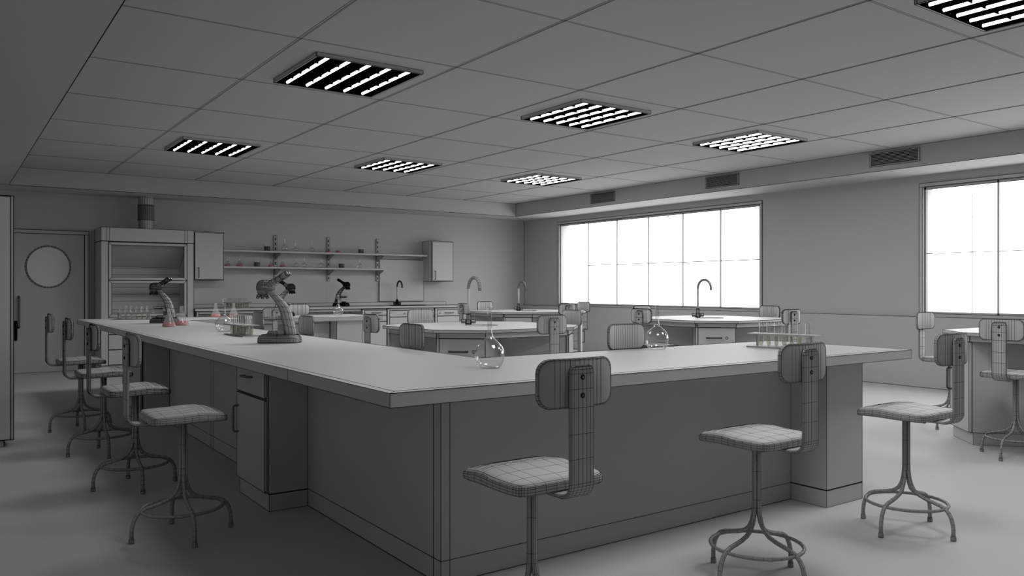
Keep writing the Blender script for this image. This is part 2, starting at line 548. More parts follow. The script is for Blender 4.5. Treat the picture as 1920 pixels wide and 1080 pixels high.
def bench_cabinet(y0, y1, lab, lw):
    t = thing('bench_cabinet', lab, 'cabinet', (1.486, y0, 0))
    W = y1 - y0
    b = MB(); b.box(0.015, PX - 1.486 - .001, 0, W, .1, ZU - .001, 'clay'); b.build('body', t, lw)
    b = MB(); b.box(0.02, PX - 1.486 - .001, 0.0, W, 0, .097, 'clay'); b.build('plinth', t, lw)
    b = MB(); b.box(0, .014, .018, W - .004, .640, ZU - .004, 'clay'); d = b.build('drawer', t, lw)
    bow_handle((0, W - .17, .74), (0, W - .33 + .02, .745), (-.03, 0, 0)).build('handle', d, .0022)
    b = MB(); b.box(0, .014, .018, W - .004, .106, .628, 'clay'); d = b.build('door', t, lw)
    bow_handle((0, W - .035, .545), (0, W - .035, .385), (-.032, 0, 0)).build('handle', d, .0022)
    return t
bench_cabinet(4.513, 5.067, 'grey cabinet with one drawer over a door, behind the nearest stool of the left row', .004)
bench_cabinet(8.03, 8.75, 'grey cabinet with drawer over door at the far end of the left bench arm', .006)

# ================================================================== ISLAND TABLES
def octa(h, c): return [(-h + c, -h), (h - c, -h), (h, -h + c), (h, h - c), (h - c, h), (-h + c, h), (-h, h - c), (-h, -h + c)]
ZTT = .91
def island(x, y, lab, lw, sink=True):
    t = thing('island_table', lab, 'lab table', (x, y, 0), 0, 'eight-sided island lab tables')
    h, c = .81, .328
    O = octa(h, c)
    # top with a round basin hole
    N = 40
    R = .16
    vs = []; ew = []
    def ray_oct(a):
        dx, dy = math.cos(a), math.sin(a)
        best = 9
        for i in range(8):
            p, q = Vector(O[i]), Vector(O[(i + 1) % 8])
            e_ = q - p
            den = dx * e_.y - dy * e_.x
            if abs(den) < 1e-9: continue
            tt = (p.x * e_.y - p.y * e_.x) / den
            s_ = (p.x * dy - p.y * dx) / den
            if tt > 0 and -1e-6 <= s_ <= 1 + 1e-6: best = min(best, tt)
        return (dx * best, dy * best)
    ang = sorted(set([round(2 * PI * i / N, 6) for i in range(N)] + [round(math.atan2(p[1], p[0]) % (2 * PI), 6) for p in O]))
    n = len(ang)
    oc = [ray_oct(a) for a in ang]
    ic = [(R * math.cos(a), R * math.sin(a)) for a in ang]
    vs = [(*p, ZTT) for p in oc] + [(*p, ZTT) for p in ic] + [(*p, ZTT - .026) for p in oc] + [(*p, ZTT - .026) for p in ic]
    fs = []
    corner = [i for i, a in enumerate(ang) if any(abs(a - (math.atan2(p[1], p[0]) % (2 * PI))) < 1e-5 for p in O)]
    for i in range(n):
        j = (i + 1) % n
        fs += [(i, j, n + j, n + i), (2 * n + i, 3 * n + i, 3 * n + j, 2 * n + j), (i, 2 * n + i, 2 * n + j, j), (n + i, n + j, 3 * n + j, 3 * n + i)]
        ew += [(i, j), (2 * n + i, 2 * n + j), (n + i, n + j)]
    ew += [(i, 2 * n + i) for i in corner]
    b = MB(); b.add(vs, fs, 'top', False, ew); b.build('table_top', t, lw)
    b = MB(); b.lathe([(R + .006, ZTT + .001), (R, ZTT + .001), (R - .006, ZTT - .01), (R - .02, ZTT - .11), (.02, ZTT - .13)], 28, 'metal', cap1=True, wires=None)
    b.build('basin', t, 0)
    # rail under the top
    O2 = octa(h - .05, c - .02); O3 = octa(h - .07, c - .028)
    b = MB()
    for i in range(8):
        p, q, r_, s_ = O2[i], O2[(i + 1) % 8], O3[(i + 1) % 8], O3[i]
        if i % 2 == 0:
            b.add([(*p, .835), (*q, .835), (*r_, .835), (*s_, .835), (*p, .884), (*q, .884), (*r_, .884), (*s_, .884)],
                  [(0, 1, 2, 3), (4, 5, 6, 7), (0, 1, 5, 4), (2, 3, 7, 6)], 'clay', wires='all')
    b.build('rail', t, lw)
    hw = .215
    for k in range(4):
        a = PI / 4 + k * PI / 2
        T = Matrix.Rotation(a, 4, 'Z')
        b = MB()
        b.box(hw, .84, -hw, hw, .1, .883, 'clay', T=T)
        cb = b.build('cabinet_unit', t, lw)
        b = MB(); b.box(hw, .83, -hw + .005, hw - .005, 0, .099, 'clay', T=T); b.build('plinth', cb, lw)
        b = MB(); b.box(.845, .86, -hw, -hw + .022, .103, .883, 'clay', T=T); b.box(.845, .86, -hw, hw, .836, .883, 'clay', T=T); b.build('front_frame', cb, lw)
        zz0 = .103 if k in (1, 3) else .64
        b = MB(); b.box(.842, .864, -hw + .026, hw - .004, zz0, .832, 'clay', T=T); dd = b.build('door' if k in (1, 3) else 'drawer', cb, lw)
        if k in (1, 3):
            sgn = (hw - .05) * (-1 if k == 1 else 1)
            p = T @ Vector((.864, sgn, .59)); q = T @ Vector((.864, sgn, .41)); o_ = T.to_3x3() @ Vector((.035, 0, 0))
            bow_handle(p, q, o_, .006).build('handle', dd, .004)
        else:
            b2 = MB(); b2.box(.842, .864, -hw + .026, hw - .004, .103, .63, 'clay', T=T); b2.build('door', cb, lw)
            p = T @ Vector((.864, -.10, .722)); q = T @ Vector((.864, .06, .722)); o_ = T.to_3x3() @ Vector((.03, 0, 0))
            bow_handle(p, q, o_, .006).build('handle', dd, .004)
            yy = .115
            T2 = T @ Matrix.Translation((.864, yy, .722)) @ Matrix.Rotation(PI / 2, 4, 'Y')
            b = MB(); b.lathe([(.013, 0), (.013, .004)], 12, 'metal', cap1=True, T=T2); b.build('lock', dd, .004)
    b = MB(); b.box(-hw, hw, -hw, hw, 0, .78, 'clay', T=Matrix.Rotation(PI / 4, 4, 'Z'), wires=None); b.build('core', t, 0)
    return t
ISL = dict(A=(4.235, 6.50), B=(7.51, 10.22), C=(7.52, 6.51), D=(7.53, 2.71))
island(*ISL['A'], 'nearest eight-sided island table with a tap, in the middle of the picture', .0040)
island(*ISL['B'], 'farthest eight-sided island table with a tap, near the back right corner', .0060)
island(*ISL['C'], 'eight-sided island table with a tap in front of the long window', .0050)
island(*ISL['D'], 'eight-sided island table without tap, cut off by the right picture edge', .0034)

def tap(lab, loc, lw, grp='swan-neck taps'):
    t = thing('tap', lab, 'tap', loc, 0, grp)
    b = MB(); b.lathe([(.030, 0), (.030, .006), (.020, .010), (.020, .05), (.0195, .1), (.016, .108)], 12, 'metal', cap0=True, cap1=True); b.build('tap_body', t, lw)
    b = MB()
    path = [(0, 0, .10), (0, 0, .22), (0, 0, .355)] + [(0, -.1025 + .1025 * math.cos(a), .355 + .105 * math.sin(a)) for a in [PI * k / 12 for k in range(1, 13)]] + [(0, -.205, .335)]
    b.tube(path, .0135, 10, 'metal', wires=None)
    vs0 = len(path)
    # rings and length lines on the curved part only
    rng = range(2, vs0)
    for i in rng:
        base = i * 10
        b.e += [(base + k, base + (k + 1) % 10) for k in range(10)]
        if i + 1 < vs0: b.e += [(base + k, base + 10 + k) for k in range(10)]
    b.build('spout', t, lw * .55)
    for sg in (-1, 1):
        b = MB()
        b.tube([(sg * .015 * .8166, -sg * .015 * .577, .032), (sg * .036 * .8166, -sg * .036 * .577, .032)], .010, 8, 'metal')
        b.tube([(sg * .026 * .8166, -sg * .026 * .577, .032), (sg * .068 * .8166, -sg * .068 * .577, .032)], .0195, 8, 'metal')
        b.build('tap_handle', t, lw)
    return t
tap('swan-neck tap on the nearest island table, behind the front round flask', (ISL['A'][0], ISL['A'][1] + .235, ZTT), .005)
tap('swan-neck tap on the farthest island table, in front of the room corner', (ISL['B'][0], ISL['B'][1] + .22, ZTT), .007)
tap('swan-neck tap standing in front of the long bright window', (ISL['C'][0] + .01, ISL['C'][1] + .20, ZTT), .006)

# ================================================================== STOOLS
def make_stool(lw):
    t = thing('lab_stool', '', 'stool')
    # -- seat
    hx, hy = .191, .185
    U = [-1, -.975, -.93, -.86, -.7, -.45, -.2, 0, .2, .45, .7, .86, .93, .975, 1]
    n = len(U)
    def prof(v):
        y = v
        if y < -.3: return .000
        if y < .35: return .006 * (0.5 - .5 * math.cos(PI * (y + .3) / .65))
        return .006 - .015 * ((y - .35) / .65) ** 1.5
    def P(u, v, k=1.0):
        return (hx * u * (1 - .075 * abs(v) ** 8) * k, hy * v * (1 - .075 * abs(u) ** 8) * k)
    ring = [(U[i], -1) for i in range(n)] + [(1, U[i]) for i in range(1, n)] + [(U[i], 1) for i in range(n - 2, -1, -1)] + [(-1, U[i]) for i in range(n - 2, 0, -1)]
    nr = len(ring)
    loops = [(.90, .598, .15), (.97, .599, .3), (.995, .603, .45), (1.0, .612, .65), (1.0, .622, .85), (.995, .629, 1), (.975, .631, 1)]
    vs = []
    for k, z, pf in loops:
        for (u, v) in ring:
            x, y = P(u, v, k); vs.append((x, y, z + prof(v) * pf))
    fs = [tuple(range(nr - 1, -1, -1))]
    for l in range(len(loops) - 1):
        for i in range(nr):
            j = (i + 1) % nr
            fs.append((l * nr + i, l * nr + j, (l + 1) * nr + j, (l + 1) * nr + i))
    fs.append(tuple((len(loops) - 1) * nr + i for i in range(nr)))
    b = MB(); b.add(vs, fs, 'seat', True, 'all')
    st = b.build('seat', t, lw)
    # cushion: grid top
    vs = []; fs = []
    kk = .968
    for j in range(n):
        for i in range(n):
            x, y = P(U[i], U[j], kk)
            ed = (1 - abs(U[i]) ** 5) * (1 - abs(U[j]) ** 5)
            edge = min(1, (1 - max(abs(U[i]), abs(U[j]))) / .07)
            z = .631 + prof(U[j]) + .006 * math.sqrt(max(0, edge)) + .011 * ed
            vs.append((x, y, z))
    def keep(i): return i in (0, 1, 4, 5, 7, 9, 10, 13, 14)
    def keepj(i): return i in (0, 1, 4, 6, 8, 13, 14)
    ew = []
    for j in range(n - 1):
        for i in range(n - 1):
            fs.append((j * n + i, j * n + i + 1, (j + 1) * n + i + 1, (j + 1) * n + i))
    for j in range(n):
        for i in range(n):
            if i < n - 1 and keepj(j): ew.append((j * n + i, j * n + i + 1))
            if j < n - 1 and keep(i): ew.append((j * n + i, (j + 1) * n + i))
    # denser cross lines on the front half
    b = MB(); b.add(vs, fs, 'seat', True, ew)
    for y_ in [.30, .38, .52, .58, .64, .76, .81]:
        pts_ = []
        for i in range(2, n - 2):
            x, y = P(U[i], y_, kk)
            ed = (1 - abs(U[i]) ** 5) * (1 - abs(y_) ** 5)
            pts_.append((x, y, .631 + prof(y_) + .006 + .011 * ed + .0003))
        for p, q in zip(pts_[:-1], pts_[1:]): b.line(p, q)
    b.build('cushion', t, lw * .75)
    # -- backrest pad
    HW, HH, r, zc = .155, .080, .045, .963
    def yb(x): return -.250 + .80 * x * x
    th = .017
    cols = [-.155, -.1525, -.147, -.139, -.128, -.113, -.10, -.08, -.06, -.04, -.02, 0, .02, .04, .06, .08, .10, .113, .128, .139, .147, .1525, .155]
    def hh(x, hw=HW, h=HH, rr=r):
        d = abs(x) - (hw - rr)
        return h if d <= 0 else (h - rr) + math.sqrt(max(0, rr * rr - d * d))
    m = len(cols)
    vs = []; fs = []; ew = []
    lay = [(-.5, .94), (-.42, .985), (0, 1.0), (.42, .985), (.5, .94)]
    # outline loops
    out = [(x, hh(x)) for x in cols] + [(x, -hh(x)) for x in reversed(cols)]
    no = len(out)
    for dy, sc in lay:
        for x, z in out:
            vs.append((x * (1 - (1 - sc) * .45), yb(x) + dy * th, zc + z * sc))
    for l in range(len(lay) - 1):
        for i in range(no):
            j = (i + 1) % no
            fs.append((l * no + i, l * no + j, (l + 1) * no + j, (l + 1) * no + i))
            ew.append((l * no + i, (l + 1) * no + i))
    for l in range(len(lay)):
        ew += [(l * no + i, l * no + (i + 1) % no) for i in range(no)]
    for l in (0, len(lay) - 1):
        for i in range(m - 1):
            a_, b_ = l * no + i, l * no + i + 1
            c_, d_ = l * no + (no - 2 - i), l * no + (no - 1 - i)
            fs.append((a_, b_, c_, d_))
            if abs(cols[i]) < .105: ew.append((a_, d_))
        if abs(cols[m - 1]) < .105: pass
    b = MB(); b.add(vs, fs, 'seat', True, ew)
    bk = b.build('backrest', t, lw)
    # -- support bar
    hwb = .050
    sec = [(-hwb, -.003), (-hwb + .004, -.006), (-.034, -.006), (-.018, -.006), (0, -.006), (.018, -.006), (.034, -.006), (hwb - .004, -.006), (hwb, -.003), (hwb, .003), (hwb - .004, .006), (0, .006), (-hwb + .004, .006), (-hwb, .003)]
    yv = -.2665
    path = []
    for z, su in ((1.020, .62), (1.0165, .82), (1.008, .95), (.995, 1), (.945, 1), (.885, 1), (.80, 1), (.72, 1), (.640, 1)):
        path.append(((0, yv, z), (1, 0, 0), (0, 1, 0), su))
    R = .048
    for k in range(1, 9):
        a = PI / 2 * k / 8
        cy, cz = yv + R, .640
        path.append(((0, cy - R * math.cos(a), cz - R * math.sin(a)), (1, 0, 0), (0, math.cos(a), math.sin(a)), 1))
    path.append(((0, -.15, .592), (1, 0, 0), (0, 0, 1), 1))
    path.append(((0, -.06, .592), (1, 0, 0), (0, 0, 1), .95))
    b = MB(); b.sweep(path, sec, 'seat')
    br = b.build('backrest_support', t, lw * .9)
    for z in (.983, .924):
        T = Matrix.Translation((0, yv - .006, z)) @ Matrix.Rotation(PI / 2, 4, 'X')
        b = MB(); b.lathe([(.0075, 0), (.0075, .002), (.0045, .004)], 10, 'metal', cap1=True, T=T); b.build('bolt', br, lw * 1.5)
    # -- hub under seat
    b = MB(); b.lathe([(.05, .5975), (.05, .590), (.03, .584)], 12, 'metal', cap1=True); b.build('seat_plate', t, lw)
    # -- legs
    for k in range(4):
        a = k * PI / 2
        c_, s_ = math.cos(a), math.sin(a)
        pr_ = [(.0115, .588), (.0115, .47), (.0115, .345), (.0125, .31), (.017, .275), (.027, .240), (.043, .212), (.066, .194), (.10, .181), (.14, .171), (.175, .163), (.200, .152), (.219, .133), (.232, .108), (.2395, .080), (.242, .055), (.242, .018)]
        b = MB(); b.tube([(r_ * c_, r_ * s_, z) for r_, z in pr_], .0093, 8, 'metal')
        lg = b.build('leg', t, lw * .85)
        b = MB(); b.lathe([(.011, 0), (.0125, .001), (.0125, .018), (.0105, .024)], 10, 'metal', cap0=True, cap1=True, T=Matrix.Translation((.242 * c_, .242 * s_, 0)))
        b.build('foot_cap', lg, lw)
    b = MB(); b.tube([(.197 * math.cos(2 * PI * i / 32), .197 * math.sin(2 * PI * i / 32), .147) for i in range(32)], .0075, 8, 'metal', closed=True)
    b.build('foot_ring', t, lw * .8)
    return t
N_, E_, S_, W_ = 0, -PI / 2, PI, PI / 2      # facing +y, +x, -y, -x
def A_(dx, dy): return (ISL['A'][0] + dx, ISL['A'][1] + dy)
def B_(dx, dy): return (ISL['B'][0] + dx, ISL['B'][1] + dy)
def C_(dx, dy): return (ISL['C'][0] + dx, ISL['C'][1] + dy)
STOOLS = [
    # near
    (0, (1.68, 2.254), N_, 'stool closest to the camera at the near bench edge, feet below the picture', 'front'),
    (0, (2.906, 2.254), N_, 'middle one of the three stools along the near bench edge', 'front'),
    (0, (4.136, 2.254), N_, 'rightmost of the three front stools, beside the bench end, all feet in view', 'front'),
    (0, (1.002, 4.349), E_, 'nearest stool of the row along the left side of the bench', 'left'),
    (1, (1.002, 5.604), E_, 'second nearest stool of the row along the left side of the bench', 'left'),
    (1, (1.002, 6.855), E_, 'third stool of the row along the left side of the bench', 'left'),
    (1, (1.000, 8.105), E_, 'farthest stool of the row along the left side of the bench', 'left'),
    # inside the U
    (1, (3.51, 3.485), S_, 'stool behind the near bench arm, backrest just left of the second round flask', 'inner'),
    (1, (2.175, 4.50), W_, 'stool behind the left bench arm, dark backrest just left of the front flask', 'inner'),
    (1, (2.185, 6.33), W_, 'stool behind the left bench arm, dark backrest just right of the big microscope', 'inner'),
    (1, (2.205, 7.62), W_, 'stool behind the left bench arm, dark backrest just left of the microscope arm', 'inner'),
    (1, (3.14, 9.42), N_, 'stool facing the far bench arm, seen behind the big microscope arm', 'inner'),
    (2, (4.10, 10.79), S_, 'stool beyond the far bench arm, pale backrest right of the big microscope', 'far'),
    # island tables
    (1, A_(-.955, -.06), E_, 'stool left of the nearest island table, its support bar showing', 'island'),
    (1, A_(-.06, -.945), N_, 'stool in front of the nearest island table, right of the front flask', 'island'),
    (1, A_(.85, -.06), W_, 'stool on the right side of the nearest island table, its plain backrest half hidden', 'island'),
    (1, A_(-.08, .84), S_, 'stool behind the nearest island table, pale backrest above the table left of its tap', 'island'),
    (2, B_(-.985, -.07), E_, 'stool left of the farthest island table, just left of the nearest tap', 'island'),
    (2, B_(-.15, -.96), N_, 'stool in front of the farthest island table, partly hidden below the window corner', 'island'),
    (2, B_(.80, -.17), W_, 'stool right of the farthest island table, under the long window\'s left end', 'island'),
    (2, B_(-.07, .86), S_, 'stool behind the farthest island table, backrest in front of the back wall', 'island'),
    (2, C_(-.995, -.09), E_, 'stool left of the window table, support bar showing beside the second flask', 'island'),
    (2, C_(-.11, -.98), N_, 'stool in front of the window table, back showing above the right test tube rack', 'island'),
    (2, C_(.85, -.04), W_, 'stool right of the window table, backrest just right of the long window', 'island'),
    (2, C_(-.14, .78), S_, 'stool behind the window table, mostly hidden behind the left one', 'island'),
    (1, (6.58, 2.744), E_, 'stool at the right picture edge, back to the camera, at the cut-off table', 'island'),
    (1, (7.515, 3.68), S_, 'stool beyond the cut-off table, narrow backrest below the right window corner', 'island'),
]
GR = dict(front='stools along the near bench edge', left='stools along the left side of the bench', inner='stools inside the U of the bench', far='stools behind the far bench arm', island='stools around the island tables')
protos = {}
for lv, (x, y), rz, lab, g in STOOLS:
    if lv not in protos:
        protos[lv] = o = make_stool((.0014, .0023, .0042)[lv])
    else:
        o = copy_tree(protos[lv])
    o.location = (x, y, 0); o.rotation_euler = (0, 0, rz)
    o['label'] = lab; o['group'] = GR[g]

# ================================================================== LEFT TALL CABINET
t = thing('tall_cupboard', 'tall grey cupboard cut off by the left edge of the picture', 'cupboard', (-.46, 7.534, 0))
b = MB(); b.box(0, .915, .02, .48, .056, 2.007, 'clay'); b.build('body', t, .006)
for k in range(2):
    b = MB(); b.box(.018 + .44 * k, .018 + .44 * k + .436, 0, .018, .062, 2.0, 'clay'); d = b.build('door', t, .006)
    xx = .41 if k == 0 else .50
    bow_handle((xx, 0, 1.15), (xx, 0, 1.0), (0, -.03, 0)).build('handle', d, .004)
for x in (.03, .80):
    for y in (.04, .42):
        b = MB(); b.box(x, x + .05, y, y + .05, 0, .055, 'clay'); b.build('foot', t, .004)

# ================================================================== FUME CUPBOARD
HX0, HX1, HY, HZ = 1.922, 3.255, 13.4, 2.185
t = thing('fume_cupboard', 'large grey fume cupboard with a glass sash beside the round-window door', 'fume cupboard', (0, 0, 0))
b = MB()
b.box(HX0, HX0 + .10, HY, WY - .002, .1, 1.975, 'clay'); b.box(HX1 - .10, HX1, HY, WY - .002, .1, 1.975, 'clay')
b.box(HX0 + .1, HX1 - .1, WY - .04, WY - .002, .80, 1.975, 'clay', wires=None)
b.build('side_panels', t, 0.0059)
b = MB(); b.box(HX0, HX1, HY - .01, WY - .002, 1.98, HZ, 'clay')
for x in (HX0 + .075, HX0 + .115, HX1 - .14, HX1 - .10): b.line((x, HY - .01, 1.98), (x, HY - .01, HZ))
b.build('header', t, 0.0059)
# work surface and interior
b = MB(); b.box(HX0 + .101, HX1 - .101, HY + .02, WY - .045, .80, .83, 'top'); b.build('work_surface', t, 0.0052)
b = MB(); b.box(HX0 + .101, HX1 - .101, WY - .10, WY - .045, .832, 1.6, 'clay', wires=None)
for z in (.93, 1.06, 1.17, 1.28, 1.39, 1.48, 1.58):
    b.line((HX0 + .11, WY - .10, z), (HX1 - .11, WY - .10, z))
b.build('baffle', t, 0.0052)
b = MB()
b.add([(HX0 + .101, WY - .1, 1.6), (HX1 - .101, WY - .1, 1.6), (HX1 - .101, HY + .08, 1.93), (HX0 + .101, HY + .08, 1.93)], [(0, 1, 2, 3)], 'clay')
b.build('sloping_baffle', t, 0.0052)
def frame(b, x0, x1, z0, z1, wd, y0, y1):
    P = [[(x0, z0), (x1, z0), (x1, z1), (x0, z1)], [(x0 + wd, z0 + wd), (x1 - wd, z0 + wd), (x1 - wd, z1 - wd), (x0 + wd, z1 - wd)]]
    vs = [(x, y, z) for y in (y0, y1) for L_ in P for x, z in L_]
    fs = []
    for i in range(4):
        j = (i + 1) % 4
        fs += [(i, j, 4 + j, 4 + i), (8 + i, 12 + i, 12 + j, 8 + j), (i, 8 + i, 8 + j, j), (4 + i, 4 + j, 12 + j, 12 + i)]
    b.add(vs, fs, 'clay')
b = MB(); frame(b, HX0 + .105, HX1 - .105, 1.39, 1.965, .042, HY - .005, HY + .02); sh = b.build('sash', t, 0.0059)
b = MB(); b.add([(HX0 + .14, HY + .008, 1.43), (HX1 - .14, HY + .008, 1.43), (HX1 - .14, HY + .008, 1.93), (HX0 + .14, HY + .008, 1.93)], [(0, 1, 2, 3)], 'sash', wires=None); b.build('sash_glass', sh, 0)
b = MB(); frame(b, HX0 + .105, HX1 - .105, .832, 1.385, .042, HY + .005, HY + .03); b.build('opening_frame', t, 0.0059)
# base unit
b = MB(); b.box(HX0 + .101, HX1 - .101, HY + .02, WY - .045, .1, .799, 'clay'); b.build('base_unit', t, 0.0052)
b = MB(); b.box(HX0, HX1, HY + .03, WY - .045, 0, .099, 'clay'); b.build('plinth', t, 0.0052)
for k, (z0, z1) in enumerate(((.57, .79), (.34, .56), (.11, .33))):
    for x0, x1 in ((HX0 + .105, 2.58), (2.59, HX1 - .105)):
        b = MB(); b.box(x0, x1, HY, HY + .018, z0, z1, 'clay'); b.build('drawer', t, 0.0052)
# duct
t = thing('exhaust_duct', 'short ribbed exhaust pipe rising from the fume cupboard to the soffit', 'duct', (2.60, 13.68, 0))
b = MB(); b.lathe([(.105, HZ), (.105, 2.335)], 20, 'metal', T=None); b.build('lower_sleeve', t, 0.0039)
prof_ = []
z = 2.335
while z < 2.56:
    prof_ += [(.108, z), (.121, z + .004), (.121, z + .009), (.108, z + .013)]; z += .0175
b = MB(); b.lathe(prof_, 24, 'metal'); b.build('ribbed_hose', t, 0.0026)
b = MB(); b.lathe([(.118, 2.335), (.125, 2.34), (.118, 2.35)], 20, 'metal'); b.lathe([(.118, 2.565), (.125, 2.57), (.118, 2.58)], 20, 'metal'); b.build('clamp_band', t, 0.0039)
b = MB(); b.lathe([(.11, 2.575), (.11, 2.69), (.12, 2.69), (.12, ZS)], 20, 'metal'); b.build('upper_sleeve', t, 0.0039)

# ================================================================== BACK COUNTER
CX0, CX1, CY, CZ = 3.262, 8.25, 13.35, .94
b = MB(); b.box(CX0, CX1 - .02, CY, WY - .03, CZ - .042, CZ, 'top')
b.build('back_worktop', wire=0.0065, label='long pale worktop along the back wall right of the fume cupboard', category='worktop')
b = MB(); b.box(CX0, CX1, WY - .028, WY - .001, CZ + .001, .996, 'top')
b.build('splash_strip', wire=0.0059, label='low upstand strip along the back of the rear worktop', category='upstand')
b = MB(); b.box(CX0 + .03, CX0 + .06, CY + .03, WY - .04, 0, .893, 'clay'); b.box(CX0 + .06, 6.14, CY + .05, CY + .07, .85, .893, 'clay'); b.box(CX0 + .06, 6.14, 13.90, 13.93, 0, .893, 'clay', wires=None)
b.build('counter_frame', wire=0.0059, label='open dark kneehole frame under the left part of the rear worktop', category='counter frame')
def back_unit(x0, x1, kind, lab):
    t = thing('base_cabinet', lab, 'cabinet', (x0, CY + .03, 0), 0, 'base cabinets under the rear worktop')
    W = x1 - x0
    b = MB(); b.box(0, W - .012, .02, .58, .1, .893, 'clay'); b.build('body', t, 0.0059)
    b = MB(); b.box(0, W - .012, .05, .58, 0, .099, 'clay'); b.build('plinth', t, 0.0052)
    b = MB(); b.box(0, .04, 0, .02, .1, .88, 'clay'); b.build('side_strip', t, 0.0052)
    rows = [(.775, .865), (.66, .77), (.11, .655)] if kind == 3 else [(.735, .85), (.11, .73)]
    for i, (z0, z1) in enumerate(rows):
        last = i == len(rows) - 1
        b = MB(); b.box(.045, W - .014, 0, .019, z0, z1, 'clay'); d = b.build('door' if last else 'drawer', t, .010)
        if last:
            bow_handle((.10, 0, .60), (.10, 0, .45), (0, -.03, 0), .006).build('handle', d, 0.0033)
        else:
            xm = W * .55; zm = (z0 + z1) / 2
            bow_handle((xm - .09, 0, zm), (xm + .09, 0, zm), (0, -.03, 0), .006).build('handle', d, 0.0033)
            if kind == 2:
                T2 = Matrix.Translation((xm - .2, 0, zm)) @ Matrix.Rotation(PI / 2, 4, 'X')
                b = MB(); b.lathe([(.016, 0), (.016, .006)], 12, 'metal', cap1=True, T=T2); b.build('lock', d, 0.0039)
back_unit(6.16, 6.655, 3, 'grey base cabinet with two drawers under the rear worktop, leftmost of the closed units')
back_unit(6.66, 7.66, 2, 'wide grey base cabinet with a locked drawer under the rear sink')
back_unit(7.665, 8.22, 2, 'grey base cabinet at the right end of the rear worktop')
# sink in the rear worktop
b = MB(); R = .2
b.lathe([(R + .05, 0), (R + .05, .004), (R, .004), (R - .02, .002), (.04, .0015)], 24, 'metal', cap1=True, wires='all', T=Matrix.Diagonal((1.5, .85, 1, 1)))
b.build('rear_sink', wire=0.0039, loc=(7.20, 13.60, CZ), label='shallow oval sink let into the rear worktop below the tap', category='sink')
tap('dark swan-neck tap in front of the pale board on the back wall', (7.10, 13.86, CZ), .011)
b = MB(); b.box(6.781, 7.741, WY - .030, WY - .008, 1.015, 1.82, 'clay'); b.build('splash_board', wire=0.0065, label='square pale board on the back wall behind the rear tap', category='wall board')

# wall cabinets
def wall_cab(x0, x1, y0, z0, z1, side, lab):
    t = thing('wall_cabinet', lab, 'cabinet', (x0, y0, z0), 0, 'wall cabinets on the back wall')
    W, H, D = x1 - x0, z1 - z0, WY - .001 - y0
    b = MB(); b.box(0, W, .02, D, 0, H, 'clay'); b.build('body', t, 0.0065)
    b = MB(); b.box(.006, W - .006, 0, .018, .012, H - .018, 'clay'); d = b.build('door', t, 0.0065)
    bow_handle((.06, 0, .20), (.06, 0, .04), (0, -.03, 0), .005).build('handle', d, 0.0039)
wall_cab(3.33, 3.80, 13.66, 1.402, 2.194, 1, 'grey one-door wall cabinet beside the fume cupboard, left end of the shelves')
wall_cab(7.732, 8.21, 13.615, 1.40, 2.186, 1, 'grey one-door wall cabinet at the right end of the long shelf')

# shelves
b = MB(); b.box(3.81, 7.69, 13.72, WY - .03, 1.88, 1.913, 'clay', wires=None)
b.line((3.81, 13.72, 1.913), (7.69, 13.72, 1.913)); b.line((3.81, 13.72, 1.88), (7.69, 13.72, 1.88))
b.build('wall_shelf', wire=0.0033, label='long upper wall shelf holding glassware', category='shelf')
b = MB(); b.box(3.81, 6.71, 13.72, WY - .03, 1.603, 1.636, 'clay', wires=None)
b.line((3.81, 13.72, 1.636), (6.71, 13.72, 1.636)); b.line((3.81, 13.72, 1.603), (6.71, 13.72, 1.603))
b.build('wall_shelf', wire=0.0033, label='shorter lower wall shelf holding glassware', category='shelf')
for x, lab in ((4.775, 'slotted shelf upright on the back wall, leftmost, behind the big microscope'), (5.761, 'middle slotted shelf upright on the back wall'), (6.746, 'rightmost slotted shelf upright, beside the pale board')):
    t = thing('shelf_upright', lab, 'shelf bracket', (x, WY - .001, 0), 0, 'slotted uprights carrying the shelves')
    b = MB(); b.box(-.024, .024, -.022, 0, 1.398, 2.197, 'metal')
    z = 1.43
    while z < 2.17:
        b.box(-.006, .006, -.0235, -.0225, z, z + .045, 'black', wires='all'); z += .085
    b.build('slotted_rail', t, 0.0052)
    for zt in (1.602, 1.879):
        b = MB(); b.add([(-.008, -.024, zt), (-.008, -.26, zt), (-.008, -.26, zt - .012), (-.008, -.024, zt - .10), (.008, -.024, zt), (.008, -.26, zt), (.008, -.26, zt - .012), (.008, -.024, zt - .10)],
                        [(0, 1, 2, 3), (4, 5, 6, 7), (0, 1, 5, 4), (1, 2, 6, 5), (2, 3, 7, 6)], 'metal')
        b.build('bracket_arm', t, 0.0052)

